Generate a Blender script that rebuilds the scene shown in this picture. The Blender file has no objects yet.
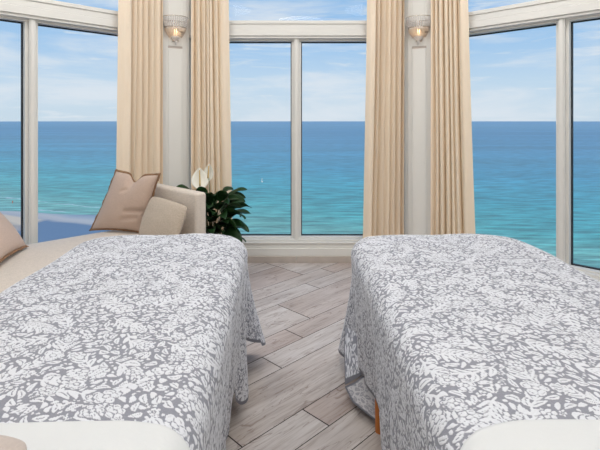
import bpy, bmesh, math, random
import numpy as np
from mathutils import Vector, Matrix, noise as mnoise

sc = bpy.context.scene
COL = sc.collection
R = math.radians
rnd = random.Random(7)

# ------------------------------------------------------------------ materials
def new_mat(name):
    m = bpy.data.materials.new(name); m.use_nodes = True
    nt = m.node_tree; nt.nodes.clear()
    return m, nt, nt.nodes, nt.links

def srgb(r, g, b):
    f = lambda c: (c/255/12.92) if c/255 <= .04045 else ((c/255+.055)/1.055)**2.4
    return (f(r), f(g), f(b), 1)

def simple(name, col, rough=.6, spec=.3, metal=0, bump=None, vary=0, vscale=20, trans=0, sheen=0):
    m, nt, N, L = new_mat(name)
    out = N.new('ShaderNodeOutputMaterial')
    p = N.new('ShaderNodeBsdfPrincipled')
    p.inputs['Base Color'].default_value = col
    p.inputs['Roughness'].default_value = rough
    p.inputs['Specular IOR Level'].default_value = spec
    p.inputs['Metallic'].default_value = metal
    if sheen: p.inputs['Sheen Weight'].default_value = sheen
    tc = N.new('ShaderNodeTexCoord')
    if vary:
        n = N.new('ShaderNodeTexNoise'); n.inputs['Scale'].default_value = vscale; n.inputs['Detail'].default_value = 4
        L.new(tc.outputs['Object'], n.inputs['Vector'])
        mx = N.new('ShaderNodeMix'); mx.data_type = 'RGBA'
        mx.inputs[6].default_value = tuple(c*(1-vary) for c in col[:3])+(1,)
        mx.inputs[7].default_value = tuple(min(1, c*(1+vary)) for c in col[:3])+(1,)
        L.new(n.outputs['Fac'], mx.inputs[0]); L.new(mx.outputs[2], p.inputs['Base Color'])
    if bump:
        sc_, st = bump
        n2 = N.new('ShaderNodeTexNoise'); n2.inputs['Scale'].default_value = sc_; n2.inputs['Detail'].default_value = 3
        L.new(tc.outputs['Object'], n2.inputs['Vector'])
        b = N.new('ShaderNodeBump'); b.inputs['Strength'].default_value = st; b.inputs['Distance'].default_value = .004
        L.new(n2.outputs['Fac'], b.inputs['Height']); L.new(b.outputs[0], p.inputs['Normal'])
    if trans:
        t = N.new('ShaderNodeBsdfTranslucent'); t.inputs[0].default_value = col
        ms = N.new('ShaderNodeMixShader'); ms.inputs[0].default_value = trans
        L.new(p.outputs[0], ms.inputs[1]); L.new(t.outputs[0], ms.inputs[2]); L.new(ms.outputs[0], out.inputs[0])
    else:
        L.new(p.outputs[0], out.inputs[0])
    return m

def linen(name, col, thread=260, vary=.12):
    """woven cloth: two crossed thread noises"""
    m, nt, N, L = new_mat(name)
    out = N.new('ShaderNodeOutputMaterial'); p = N.new('ShaderNodeBsdfPrincipled')
    p.inputs['Roughness'].default_value = .9; p.inputs['Specular IOR Level'].default_value = .12
    p.inputs['Sheen Weight'].default_value = .15
    tc = N.new('ShaderNodeTexCoord')
    facs = []
    for s in ((thread, thread*.12, thread*.5), (thread*.12, thread*.5, thread)):
        mp = N.new('ShaderNodeMapping'); mp.inputs['Scale'].default_value = s
        n = N.new('ShaderNodeTexNoise'); n.inputs['Scale'].default_value = 1; n.inputs['Detail'].default_value = 2
        L.new(tc.outputs['Object'], mp.inputs[0]); L.new(mp.outputs[0], n.inputs['Vector']); facs.append(n.outputs['Fac'])
    a = N.new('ShaderNodeMath'); a.operation = 'ADD'; L.new(facs[0], a.inputs[0]); L.new(facs[1], a.inputs[1])
    r = N.new('ShaderNodeMapRange'); r.inputs[1].default_value = .7; r.inputs[2].default_value = 1.3
    L.new(a.outputs[0], r.inputs[0])
    mx = N.new('ShaderNodeMix'); mx.data_type = 'RGBA'
    mx.inputs[6].default_value = tuple(c*(1-vary) for c in col[:3])+(1,)
    mx.inputs[7].default_value = tuple(min(1, c*(1+vary)) for c in col[:3])+(1,)
    L.new(r.outputs[0], mx.inputs[0]); L.new(mx.outputs[2], p.inputs['Base Color'])
    b = N.new('ShaderNodeBump'); b.inputs['Strength'].default_value = .3; b.inputs['Distance'].default_value = .002
    L.new(a.outputs[0], b.inputs['Height']); L.new(b.outputs[0], p.inputs['Normal'])
    L.new(p.outputs[0], out.inputs[0])
    return m

M = {}
M['frame'] = simple('white_paint', srgb(224, 222, 217), .45, .35, vary=.015, vscale=6)
M['wall'] = simple('wall_paint', srgb(228, 224, 217), .6, .3, vary=.015, vscale=4)
M['ceiling'] = simple('ceiling_paint', srgb(238, 236, 231), .8, .2, vary=.01, vscale=3)
M['gasket'] = simple('black_gasket', srgb(38, 38, 42), .5, .3, vary=.1)
M['tilebase'] = simple('tile_skirting', srgb(186, 175, 167), .5, .3, vary=.16, vscale=9)
M['grout'] = simple('grout', srgb(62, 56, 54), .9, .1, vary=.05)
M['sofa'] = linen('sofa_linen', srgb(212, 200, 187), 240, .10)
M['lumbar'] = linen('lumbar_linen', srgb(188, 173, 156), 200, .12)
M['pillow'] = linen('pillow_linen', srgb(198, 175, 160), 260, .07)
M['flange'] = simple('pillow_flange', srgb(150, 118, 92), .9, .1, vary=.2, vscale=60, bump=(150, .4))
M['sheet'] = simple('white_sheet', srgb(212, 213, 213), .8, .15, vary=.012, vscale=14, bump=(90, .25))
M['facecush'] = linen('cushion_cloth', srgb(186, 173, 165), 300, .05)
M['tablewood'] = simple('orange_beech', srgb(190, 112, 48), .45, .4, vary=.15, vscale=18)
M['pad'] = simple('table_vinyl', srgb(225, 215, 198), .5, .4, vary=.03)
M['pot'] = simple('pot_glaze', srgb(120, 105, 92), .4, .5, vary=.1)
M['soil'] = simple('soil', srgb(60, 44, 32), .95, .1, vary=.3, vscale=60)
M['spathe'] = simple('spathe_white', srgb(250, 248, 238), .5, .3, vary=.02, trans=.15)
M['spadix'] = simple('spadix', srgb(205, 175, 120), .7, .2, vary=.1, vscale=200)
M['stem'] = simple('stem_green', srgb(66, 98, 46), .5, .3, vary=.15)
M['metal'] = simple('silvery_metal', srgb(215, 208, 200), .25, .5, .8, vary=.05)
M['legwood'] = simple('dark_wood', srgb(82, 60, 44), .5, .3, vary=.15)

def leaf_mat():
    m, nt, N, L = new_mat('lily_leaf')
    out = N.new('ShaderNodeOutputMaterial'); p = N.new('ShaderNodeBsdfPrincipled')
    p.inputs['Roughness'].default_value = .38; p.inputs['Specular IOR Level'].default_value = .35
    tc = N.new('ShaderNodeTexCoord'); n = N.new('ShaderNodeTexNoise'); n.inputs['Scale'].default_value = 9
    L.new(tc.outputs['Object'], n.inputs['Vector'])
    w = N.new('ShaderNodeTexWave'); w.inputs['Scale'].default_value = 30; w.inputs['Distortion'].default_value = 2
    L.new(tc.outputs['Object'], w.inputs['Vector'])
    mx = N.new('ShaderNodeMix'); mx.data_type = 'RGBA'
    mx.inputs[6].default_value = srgb(20, 46, 24); mx.inputs[7].default_value = srgb(44, 80, 38)
    L.new(n.outputs['Fac'], mx.inputs[0]); L.new(mx.outputs[2], p.inputs['Base Color'])
    b = N.new('ShaderNodeBump'); b.inputs['Strength'].default_value = .15; b.inputs['Distance'].default_value = .003
    L.new(w.outputs['Fac'], b.inputs['Height']); L.new(b.outputs[0], p.inputs['Normal'])
    t = N.new('ShaderNodeBsdfTranslucent'); t.inputs[0].default_value = srgb(70, 120, 40)
    ms = N.new('ShaderNodeMixShader'); ms.inputs[0].default_value = .12
    L.new(p.outputs[0], ms.inputs[1]); L.new(t.outputs[0], ms.inputs[2]); L.new(ms.outputs[0], out.inputs[0])
    return m
M['leaf'] = leaf_mat()

def curtain_mat():
    m, nt, N, L = new_mat('cream_curtain')
    out = N.new('ShaderNodeOutputMaterial'); p = N.new('ShaderNodeBsdfPrincipled')
    p.inputs['Roughness'].default_value = .85; p.inputs['Specular IOR Level'].default_value = .15
    tc = N.new('ShaderNodeTexCoord'); n = N.new('ShaderNodeTexNoise')
    mp = N.new('ShaderNodeMapping'); mp.inputs['Scale'].default_value = (60, 60, 6)
    L.new(tc.outputs['Object'], mp.inputs[0]); L.new(mp.outputs[0], n.inputs['Vector']); n.inputs['Scale'].default_value = 1
    mx = N.new('ShaderNodeMix'); mx.data_type = 'RGBA'
    mx.inputs[6].default_value = srgb(249, 234, 212); mx.inputs[7].default_value = srgb(253, 243, 226)
    L.new(n.outputs['Fac'], mx.inputs[0]); L.new(mx.outputs[2], p.inputs['Base Color'])
    n2 = N.new('ShaderNodeTexNoise'); n2.inputs['Scale'].default_value = 14; L.new(tc.outputs['Object'], n2.inputs['Vector'])
    b = N.new('ShaderNodeBump'); b.inputs['Strength'].default_value = .35; b.inputs['Distance'].default_value = .01
    L.new(n2.outputs['Fac'], b.inputs['Height']); L.new(b.outputs[0], p.inputs['Normal'])
    t = N.new('ShaderNodeBsdfTranslucent'); t.inputs[0].default_value = srgb(255, 222, 176)
    ms = N.new('ShaderNodeMixShader'); ms.inputs[0].default_value = .22
    L.new(p.outputs[0], ms.inputs[1]); L.new(t.outputs[0], ms.inputs[2]); L.new(ms.outputs[0], out.inputs[0])
    return m
M['curtain'] = curtain_mat()

def glass_mat():
    m, nt, N, L = new_mat('window_glass')
    out = N.new('ShaderNodeOutputMaterial')
    t = N.new('ShaderNodeBsdfTransparent'); t.inputs[0].default_value = (.97, .985, .985, 1)
    g = N.new('ShaderNodeBsdfGlossy'); g.inputs['Roughness'].default_value = .0
    ms = N.new('ShaderNodeMixShader'); ms.inputs[0].default_value = .006
    L.new(t.outputs[0], ms.inputs[1]); L.new(g.outputs[0], ms.inputs[2]); L.new(ms.outputs[0], out.inputs[0])
    return m
M['glass'] = glass_mat()

def crystal_mat(name, col, tr):
    m, nt, N, L = new_mat(name)
    out = N.new('ShaderNodeOutputMaterial')
    t = N.new('ShaderNodeBsdfTranslucent'); t.inputs[0].default_value = col
    g = N.new('ShaderNodeBsdfGlossy'); g.inputs['Roughness'].default_value = .08; g.inputs[0].default_value = (.9, .88, .86, 1)
    tp = N.new('ShaderNodeBsdfTransparent')
    a = N.new('ShaderNodeMixShader'); a.inputs[0].default_value = .35
    b = N.new('ShaderNodeMixShader'); b.inputs[0].default_value = tr
    L.new(t.outputs[0], a.inputs[1]); L.new(g.outputs[0], a.inputs[2])
    L.new(a.outputs[0], b.inputs[1]); L.new(tp.outputs[0], b.inputs[2]); L.new(b.outputs[0], out.inputs[0])
    return m
M['crystal'] = crystal_mat('crystal_beads', (.95, .94, .94, 1), .0)
M['crystal_low'] = crystal_mat('crystal_bowl', (.97, .90, .82, 1), .04)
def emis(name, col, s):
    m, nt, N, L = new_mat(name)
    out = N.new('ShaderNodeOutputMaterial'); e = N.new('ShaderNodeEmission')
    e.inputs[0].default_value = col; e.inputs[1].default_value = s
    L.new(e.outputs[0], out.inputs[0]); return m
M['bulb'] = emis('lit_bulb', (1, .70, .42, 1), 5)

def floor_mat():
    m, nt, N, L = new_mat('wood_look_tile')
    out = N.new('ShaderNodeOutputMaterial'); p = N.new('ShaderNodeBsdfPrincipled')
    p.inputs['Specular IOR Level'].default_value = .35
    tc = N.new('ShaderNodeTexCoord')
    at = N.new('ShaderNodeAttribute'); at.attribute_name = 'plank'
    sep = N.new('ShaderNodeSeparateColor'); L.new(at.outputs['Color'], sep.inputs[0])
    rot = N.new('ShaderNodeMapping'); rot.inputs['Rotation'].default_value = (0, 0, R(-45))
    L.new(tc.outputs['Object'], rot.inputs[0])
    wv = N.new('ShaderNodeMath'); wv.operation = 'MULTIPLY'; wv.inputs[1].default_value = 90
    L.new(sep.outputs[1], wv.inputs[0])
    def nz(scale, det, dist=0):
        mp = N.new('ShaderNodeMapping'); mp.inputs['Scale'].default_value = scale
        L.new(rot.outputs[0], mp.inputs[0])
        n = N.new('ShaderNodeTexNoise'); n.noise_dimensions = '4D'; n.inputs['Scale'].default_value = 1
        n.inputs['Detail'].default_value = det; n.inputs['Distortion'].default_value = dist
        L.new(mp.outputs[0], n.inputs['Vector']); L.new(wv.outputs[0], n.inputs['W'])
        return n.outputs['Fac']
    big = nz((1.6, 11, 1), 5, .6); fine = nz((6, 90, 1), 7, .4); crack = nz((1.3, 9, 1), 3, 1.6)
    r1 = N.new('ShaderNodeValToRGB'); r1.color_ramp.elements[0].position = .32; r1.color_ramp.elements[1].position = .66
    r1.color_ramp.elements[0].color = srgb(184, 174, 168); r1.color_ramp.elements[1].color = srgb(212, 206, 202)
    e = r1.color_ramp.elements.new(.5); e.color = srgb(201, 193, 188)
    L.new(big, r1.inputs[0])
    r2 = N.new('ShaderNodeValToRGB'); r2.color_ramp.elements[0].position = .33; r2.color_ramp.elements[1].position = .52
    r2.color_ramp.elements[0].color = (.62, .56, .52, 1); r2.color_ramp.elements[1].color = (1, 1, 1, 1)
    L.new(fine, r2.inputs[0])
    mu = N.new('ShaderNodeMix'); mu.data_type = 'RGBA'; mu.blend_type = 'MULTIPLY'; mu.inputs[0].default_value = .6
    L.new(r1.outputs[0], mu.inputs[6]); L.new(r2.outputs[0], mu.inputs[7])
    # thin wandering cracks of the grain
    r3 = N.new('ShaderNodeValToRGB'); cr = r3.color_ramp
    cr.elements[0].position = .488; cr.elements[0].color = (1, 1, 1, 1)
    cr.elements[1].position = .512; cr.elements[1].color = (1, 1, 1, 1)
    c = cr.elements.new(.5); c.color = (.55, .47, .43, 1)
    L.new(crack, r3.inputs[0])
    mu2 = N.new('ShaderNodeMix'); mu2.data_type = 'RGBA'; mu2.blend_type = 'MULTIPLY'; mu2.inputs[0].default_value = .85
    L.new(mu.outputs[2], mu2.inputs[6]); L.new(r3.outputs[0], mu2.inputs[7])
    # plank tint
    tr = N.new('ShaderNodeValToRGB'); tr.color_ramp.elements[0].color = (.82, .74, .70, 1)
    tr.color_ramp.elements[1].color = (1.0, 1.0, 1.0, 1); t2 = tr.color_ramp.elements.new(.25); t2.color = (.95, .93, .91, 1)
    L.new(sep.outputs[0], tr.inputs[0])
    mu3 = N.new('ShaderNodeMix'); mu3.data_type = 'RGBA'; mu3.blend_type = 'MULTIPLY'; mu3.inputs[0].default_value = 1
    L.new(mu2.outputs[2], mu3.inputs[6]); L.new(tr.outputs[0], mu3.inputs[7])
    L.new(mu3.outputs[2], p.inputs['Base Color'])
    p.inputs['Roughness'].default_value = .42
    b = N.new('ShaderNodeBump'); b.inputs['Strength'].default_value = .25; b.inputs['Distance'].default_value = .002
    L.new(fine, b.inputs['Height']); L.new(b.outputs[0], p.inputs['Normal'])
    L.new(p.outputs[0], out.inputs[0]); return m
M['floor'] = floor_mat()

def blanket_mat():
    m, nt, N, L = new_mat('floral_blanket')
    out = N.new('ShaderNodeOutputMaterial'); p = N.new('ShaderNodeBsdfPrincipled')
    p.inputs['Roughness'].default_value = .95; p.inputs['Specular IOR Level'].default_value = .08
    p.inputs['Sheen Weight'].default_value = .2
    at = N.new('ShaderNodeAttribute'); at.attribute_name = 'pattern'
    sep = N.new('ShaderNodeSeparateColor'); L.new(at.outputs['Color'], sep.inputs[0])
    tc = N.new('ShaderNodeTexCoord'); n = N.new('ShaderNodeTexNoise'); n.inputs['Scale'].default_value = 260
    n.inputs['Detail'].default_value = 2
    L.new(tc.outputs['Object'], n.inputs['Vector'])
    ms = N.new('ShaderNodeMapRange'); ms.inputs[1].default_value = .28; ms.inputs[2].default_value = .72
    ms.inputs[3].default_value = 0; ms.inputs[4].default_value = 1
    L.new(sep.outputs[0], ms.inputs[0])
    ga = N.new('ShaderNodeMix'); ga.data_type = 'RGBA'
    ga.inputs[6].default_value = srgb(124, 125, 134); ga.inputs[7].default_value = srgb(152, 153, 162)
    L.new(n.outputs['Fac'], ga.inputs[0])
    wa = N.new('ShaderNodeMix'); wa.data_type = 'RGBA'
    wa.inputs[6].default_value = srgb(202, 203, 208); wa.inputs[7].default_value = srgb(226, 227, 232)
    L.new(n.outputs['Fac'], wa.inputs[0])
    mx = N.new('ShaderNodeMix'); mx.data_type = 'RGBA'
    L.new(ms.outputs[0], mx.inputs[0]); L.new(ga.outputs[2], mx.inputs[6]); L.new(wa.outputs[2], mx.inputs[7])
    # reverse side of the cloth: muted, pattern shows faintly
    bk = N.new('ShaderNodeMix'); bk.data_type = 'RGBA'
    bk.inputs[6].default_value = srgb(190, 188, 190); bk.inputs[7].default_value = srgb(150, 149, 154)
    L.new(ms.outputs[0], bk.inputs[0])
    geo = N.new('ShaderNodeNewGeometry')
    sd = N.new('ShaderNodeMix'); sd.data_type = 'RGBA'
    L.new(geo.outputs['Backfacing'], sd.inputs[0]); L.new(mx.outputs[2], sd.inputs[6]); L.new(bk.outputs[2], sd.inputs[7])
    hm = N.new('ShaderNodeMix'); hm.data_type = 'RGBA'; hm.inputs[7].default_value = srgb(112, 112, 120)
    L.new(sep.outputs[1], hm.inputs[0]); L.new(sd.outputs[2], hm.inputs[6])
    L.new(hm.outputs[2], p.inputs['Base Color'])
    b = N.new('ShaderNodeBump'); b.inputs['Strength'].default_value = .35; b.inputs['Distance'].default_value = .002
    L.new(n.outputs['Fac'], b.inputs['Height']); L.new(b.outputs[0], p.inputs['Normal'])
    L.new(p.outputs[0], out.inputs[0]); return m
M['blanket'] = blanket_mat()

# shoreline: Y = 175 - .45 X ; d = distance out to sea
def shore_d(N, L):
    tc = N.new('ShaderNodeTexCoord'); sx = N.new('ShaderNodeSeparateXYZ'); L.new(tc.outputs['Object'], sx.inputs[0])
    a = N.new('ShaderNodeMath'); a.operation = 'MULTIPLY_ADD'; a.inputs[1].default_value = .45; a.inputs[2].default_value = -172
    L.new(sx.outputs[0], a.inputs[0])
    b = N.new('ShaderNodeMath'); b.operation = 'ADD'; L.new(a.outputs[0], b.inputs[0]); L.new(sx.outputs[1], b.inputs[1])
    return tc, b.outputs[0]

def sea_mat():
    m, nt, N, L = new_mat('sea_water')
    out = N.new('ShaderNodeOutputMaterial'); p = N.new('ShaderNodeBsdfPrincipled')
    tc, d = shore_d(N, L)
    # wavering
    n0 = N.new('ShaderNodeTexNoise'); n0.inputs['Scale'].default_value = .012; n0.inputs['Detail'].default_value = 5
    L.new(tc.outputs['Object'], n0.inputs['Vector'])
    o = N.new('ShaderNodeMath'); o.operation = 'MULTIPLY_ADD'; o.inputs[1].default_value = 90; o.inputs[2].default_value = -45
    L.new(n0.outputs['Fac'], o.inputs[0])
    dd = N.new('ShaderNodeMath'); dd.operation = 'ADD'; L.new(d, dd.inputs[0]); L.new(o.outputs[0], dd.inputs[1])
    # log scale
    mxm = N.new('ShaderNodeMath'); mxm.operation = 'MAXIMUM'; mxm.inputs[1].default_value = 1; L.new(dd.outputs[0], mxm.inputs[0])
    ad = N.new('ShaderNodeMath'); ad.operation = 'ADD'; ad.inputs[1].default_value = 30; L.new(mxm.outputs[0], ad.inputs[0])
    lg = N.new('ShaderNodeMath'); lg.operation = 'LOGARITHM'; lg.inputs[1].default_value = 10; L.new(ad.outputs[0], lg.inputs[0])
    r = N.new('ShaderNodeMapRange'); r.inputs[1].default_value = 1.45; r.inputs[2].default_value = 4.0
    L.new(lg.outputs[0], r.inputs[0])
    cr = N.new('ShaderNodeValToRGB'); e = cr.color_ramp.elements
    P = lambda x: (math.log10(x+30)-1.45)/2.55
    e[0].position = P(1); e[0].color = srgb(126, 196, 180)
    e[1].position = 1; e[1].color = srgb(96, 158, 192)
    for x, c in ((20, (128, 196, 176)), (60, (92, 192, 182)), (130, (70, 182, 184)), (280, (64, 166, 186)), (700, (74, 154, 182)), (1800, (66, 144, 178)), (5000, (96, 160, 188))):
        q = e.new(P(x)); q.color = srgb(*c)
    L.new(r.outputs[0], cr.inputs[0])
    # wind streaks, wide and shallow
    mp = N.new('ShaderNodeMapping'); mp.inputs['Scale'].default_value = (.0016, .011, 1); mp.inputs['Rotation'].default_value = (0, 0, R(6))
    L.new(tc.outputs['Object'], mp.inputs[0])
    ns = N.new('ShaderNodeTexNoise'); ns.inputs['Scale'].default_value = 1; ns.inputs['Detail'].default_value = 6
    L.new(mp.outputs[0], ns.inputs['Vector'])
    mp2 = N.new('ShaderNodeMapping'); mp2.inputs['Scale'].default_value = (.055, .27, 1); mp2.inputs['Rotation'].default_value = (0, 0, R(12))
    L.new(tc.outputs['Object'], mp2.inputs[0])
    nr = N.new('ShaderNodeTexNoise'); nr.inputs['Scale'].default_value = 1; nr.inputs['Detail'].default_value = 5; nr.inputs['Roughness'].default_value = .65
    L.new(mp2.outputs[0], nr.inputs['Vector'])
    def rampmul(src, lo, hi, c0, c1, prev, k):
        rr = N.new('ShaderNodeMapRange'); rr.inputs[1].default_value = lo; rr.inputs[2].default_value = hi
        rr.inputs[3].default_value = c0; rr.inputs[4].default_value = c1; L.new(src, rr.inputs[0])
        mm = N.new('ShaderNodeMix'); mm.data_type = 'RGBA'; mm.blend_type = 'MULTIPLY'; mm.inputs[0].default_value = k
        cb = N.new('ShaderNodeCombineColor')
        for i in range(3): L.new(rr.outputs[0], cb.inputs[i])
        L.new(prev, mm.inputs[6]); L.new(cb.outputs[0], mm.inputs[7]); return mm.outputs[2]
    c1 = rampmul(ns.outputs['Fac'], .32, .68, .80, 1.16, cr.outputs[0], 1)
    c2 = rampmul(nr.outputs['Fac'], .36, .64, .52, 1.36, c1, 1)
    # foam lines near the shore
    nf = N.new('ShaderNodeTexNoise'); nf.inputs['Scale'].default_value = .05; nf.inputs['Detail'].default_value = 6
    L.new(tc.outputs['Object'], nf.inputs['Vector'])
    fo = N.new('ShaderNodeMath'); fo.operation = 'MULTIPLY_ADD'; fo.inputs[1].default_value = 16; fo.inputs[2].default_value = -8; L.new(nf.outputs['Fac'], fo.inputs[0])
    fd = N.new('ShaderNodeMath'); fd.operation = 'ADD'; L.new(d, fd.inputs[0]); L.new(fo.outputs[0], fd.inputs[1])
    rf = N.new('ShaderNodeMapRange'); rf.inputs[1].default_value = -5; rf.inputs[2].default_value = 35; L.new(fd.outputs[0], rf.inputs[0])
    fr = N.new('ShaderNodeValToRGB'); fe = fr.color_ramp.elements
    fe[0].position = 0; fe[0].color = (0, 0, 0, 1); fe[1].position = 1; fe[1].color = (0, 0, 0, 1)
    for ps, v in ((.12, 0), (.14, .9), (.17, 0), (.60, 0), (.63, .6), (.66, 0)):
        q = fe.new(ps); q.color = (v, v, v, 1)
    L.new(rf.outputs[0], fr.inputs[0])
    nb = N.new('ShaderNodeTexNoise'); nb.inputs['Scale'].default_value = .035; nb.inputs['Detail'].default_value = 3; L.new(tc.outputs['Object'], nb.inputs['Vector'])
    gt = N.new('ShaderNodeMapRange'); gt.inputs[1].default_value = .45; gt.inputs[2].default_value = .55; L.new(nb.outputs['Fac'], gt.inputs[0])
    xs = N.new('ShaderNodeSeparateXYZ'); L.new(tc.outputs['Object'], xs.inputs[0])
    gx = N.new('ShaderNodeMapRange'); gx.inputs[1].default_value = -75; gx.inputs[2].default_value = -95; L.new(xs.outputs[0], gx.inputs[0])
    fm = N.new('ShaderNodeMath'); fm.operation = 'MULTIPLY'; L.new(fr.outputs[0], fm.inputs[0]); L.new(gt.outputs[0], fm.inputs[1])
    fm2 = N.new('ShaderNodeMath'); fm2.operation = 'MULTIPLY'; L.new(fm.outputs[0], fm2.inputs[0]); L.new(gx.outputs[0], fm2.inputs[1])
    mf = N.new('ShaderNodeMix'); mf.data_type = 'RGBA'; mf.inputs[7].default_value = (.9, .92, .92, 1)
    L.new(fm2.outputs[0], mf.inputs[0]); L.new(c2, mf.inputs[6])
    L.new(mf.outputs[2], p.inputs['Base Color'])
    p.inputs['Roughness'].default_value = .35; p.inputs['Specular IOR Level'].default_value = .25
    bp = N.new('ShaderNodeBump'); bp.inputs['Strength'].default_value = .5; bp.inputs['Distance'].default_value = .8
    L.new(nr.outputs['Fac'], bp.inputs['Height']); L.new(bp.outputs[0], p.inputs['Normal'])
    L.new(p.outputs[0], out.inputs[0]); return m
M['sea'] = sea_mat()

def sand_mat():
    m, nt, N, L = new_mat('beach_sand')
    out = N.new('ShaderNodeOutputMaterial'); p = N.new('ShaderNodeBsdfPrincipled')
    tc, d = shore_d(N, L)
    n = N.new('ShaderNodeTexNoise'); n.inputs['Scale'].default_value = .04; n.inputs['Detail'].default_value = 5
    L.new(tc.outputs['Object'], n.inputs['Vector'])
    o = N.new('ShaderNodeMath'); o.operation = 'MULTIPLY_ADD'; o.inputs[1].default_value = 10; o.inputs[2].default_value = -5; L.new(n.outputs['Fac'], o.inputs[0])
    dd = N.new('ShaderNodeMath'); dd.operation = 'ADD'; L.new(d, dd.inputs[0]); L.new(o.outputs[0], dd.inputs[1])
    r = N.new('ShaderNodeMapRange'); r.inputs[1].default_value = -60; r.inputs[2].default_value = 5; L.new(dd.outputs[0], r.inputs[0])
    cr = N.new('ShaderNodeValToRGB'); e = cr.color_ramp.elements
    e[0].position = 0; e[0].color = srgb(222, 205, 188); e[1].position = 1; e[1].color = srgb(150, 165, 180)
    for ps, c in ((.45, (196, 180, 168)), (.52, (244, 218, 188)), (.64, (242, 216, 188)), (.69, (202, 196, 192)), (.80, (216, 208, 200)), (.9, (184, 192, 196))):
        q = e.new(ps); q.color = srgb(*c)
    L.new(r.outputs[0], cr.inputs[0])
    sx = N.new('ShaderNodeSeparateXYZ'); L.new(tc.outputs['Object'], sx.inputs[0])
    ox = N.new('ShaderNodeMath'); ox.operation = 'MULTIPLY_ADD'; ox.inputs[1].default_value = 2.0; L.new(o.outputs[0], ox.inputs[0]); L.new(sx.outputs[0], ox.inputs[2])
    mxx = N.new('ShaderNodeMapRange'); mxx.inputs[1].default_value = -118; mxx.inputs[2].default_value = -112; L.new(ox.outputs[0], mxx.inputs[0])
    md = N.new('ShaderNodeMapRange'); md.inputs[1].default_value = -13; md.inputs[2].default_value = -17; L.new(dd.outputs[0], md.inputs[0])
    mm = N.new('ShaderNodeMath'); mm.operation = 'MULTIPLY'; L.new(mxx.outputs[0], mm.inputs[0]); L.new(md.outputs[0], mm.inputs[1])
    pw = N.new('ShaderNodeMix'); pw.data_type = 'RGBA'; pw.inputs[7].default_value = srgb(128, 150, 172)  # building's shade on the beach, painted blue-grey into the sand colour
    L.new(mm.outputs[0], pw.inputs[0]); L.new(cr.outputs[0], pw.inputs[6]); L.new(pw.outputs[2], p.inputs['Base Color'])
    p.inputs['Roughness'].default_value = .8; p.inputs['Specular IOR Level'].default_value = .2
    L.new(p.outputs[0], out.inputs[0]); return m
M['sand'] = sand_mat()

# ------------------------------------------------------------------ helpers
def tag(o, label=None, cat=None, group=None, kind=None):
    if label: o['label'] = label
    if cat: o['category'] = cat
    if group: o['group'] = group
    if kind: o['kind'] = kind
    return o

def empty(name, loc, rz=0):
    o = bpy.data.objects.new(name, None); COL.objects.link(o)
    o.location = loc; o.rotation_euler = (0, 0, rz); o.empty_display_size = .05
    return o

def link(name, bm, mat, parent=None, smooth=False, world=False):
    me = bpy.data.meshes.new(name)
    bmesh.ops.recalc_face_normals(bm, faces=bm.faces) if not world else None
    bm.to_mesh(me); bm.free()
    if smooth: me.shade_smooth()
    me.materials.append(mat)
    o = bpy.data.objects.new(name, me); COL.objects.link(o)
    if parent: o.parent = parent
    return o

def box(bm, x0, x1, y0, y1, z0, z1, mtx=None, bevel=0, seg=2):
    r = bmesh.ops.create_cube(bm, size=1)
    vs = r['verts']
    T = Matrix.Translation(((x0+x1)/2, (y0+y1)/2, (z0+z1)/2)) @ Matrix.Diagonal((abs(x1-x0), abs(y1-y0), abs(z1-z0), 1))
    bmesh.ops.transform(bm, matrix=T, verts=vs)
    if bevel:
        es = list({e for v in vs for e in v.link_edges})
        g = bmesh.ops.bevel(bm, geom=es, offset=bevel, segments=seg, affect='EDGES', profile=.5)
        vs = list({v for f in g['faces'] for v in f.verts} | {v for v in vs if v.is_valid})
    if mtx is not None:
        bmesh.ops.transform(bm, matrix=mtx, verts=vs)
    return vs

def poly_prism(bm, pts, z0, z1):
    a = [bm.verts.new((x, y, z0)) for x, y in pts]; b = [bm.verts.new((x, y, z1)) for x, y in pts]
    n = len(pts)
    bm.faces.new(a[::-1]); bm.faces.new(b)
    for i in range(n): bm.faces.new((a[i], a[(i+1) % n], b[(i+1) % n], b[i]))

def tube(bm, pts, rad, seg=8, caps=True):
    rings = []
    n = len(pts)
    for i, p in enumerate(pts):
        p = Vector(p)
        t = (Vector(pts[min(i+1, n-1)])-Vector(pts[max(i-1, 0)])).normalized()
        up = Vector((0, 0, 1)) if abs(t.z) < .9 else Vector((1, 0, 0))
        u = t.cross(up).normalized(); w = t.cross(u)
        r = rad(i/(n-1)) if callable(rad) else rad
        rings.append([bm.verts.new(p+u*r*math.cos(2*math.pi*k/seg)+w*r*math.sin(2*math.pi*k/seg)) for k in range(seg)])
    for a, b in zip(rings, rings[1:]):
        for k in range(seg): bm.faces.new((a[k], a[(k+1) % seg], b[(k+1) % seg], b[k]))
    if caps: bm.faces.new(rings[0][::-1]); bm.faces.new(rings[-1])

def lathe(bm, prof, seg=32, a0=0, a1=2*math.pi, mtx=None):
    full = abs(a1-a0-2*math.pi) < 1e-6
    cols = []
    nk = seg if full else seg+1
    for k in range(nk):
        a = a0+(a1-a0)*k/seg
        cols.append([bm.verts.new((r*math.cos(a), r*math.sin(a), z)) for r, z in prof])
    for k in range(seg):
        A, B = cols[k], cols[(k+1) % nk]
        for i in range(len(prof)-1):
            try: bm.faces.new((A[i], B[i], B[i+1], A[i+1]))
            except ValueError: pass
    bmesh.ops.remove_doubles(bm, verts=bm.verts, dist=1e-5)

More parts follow.
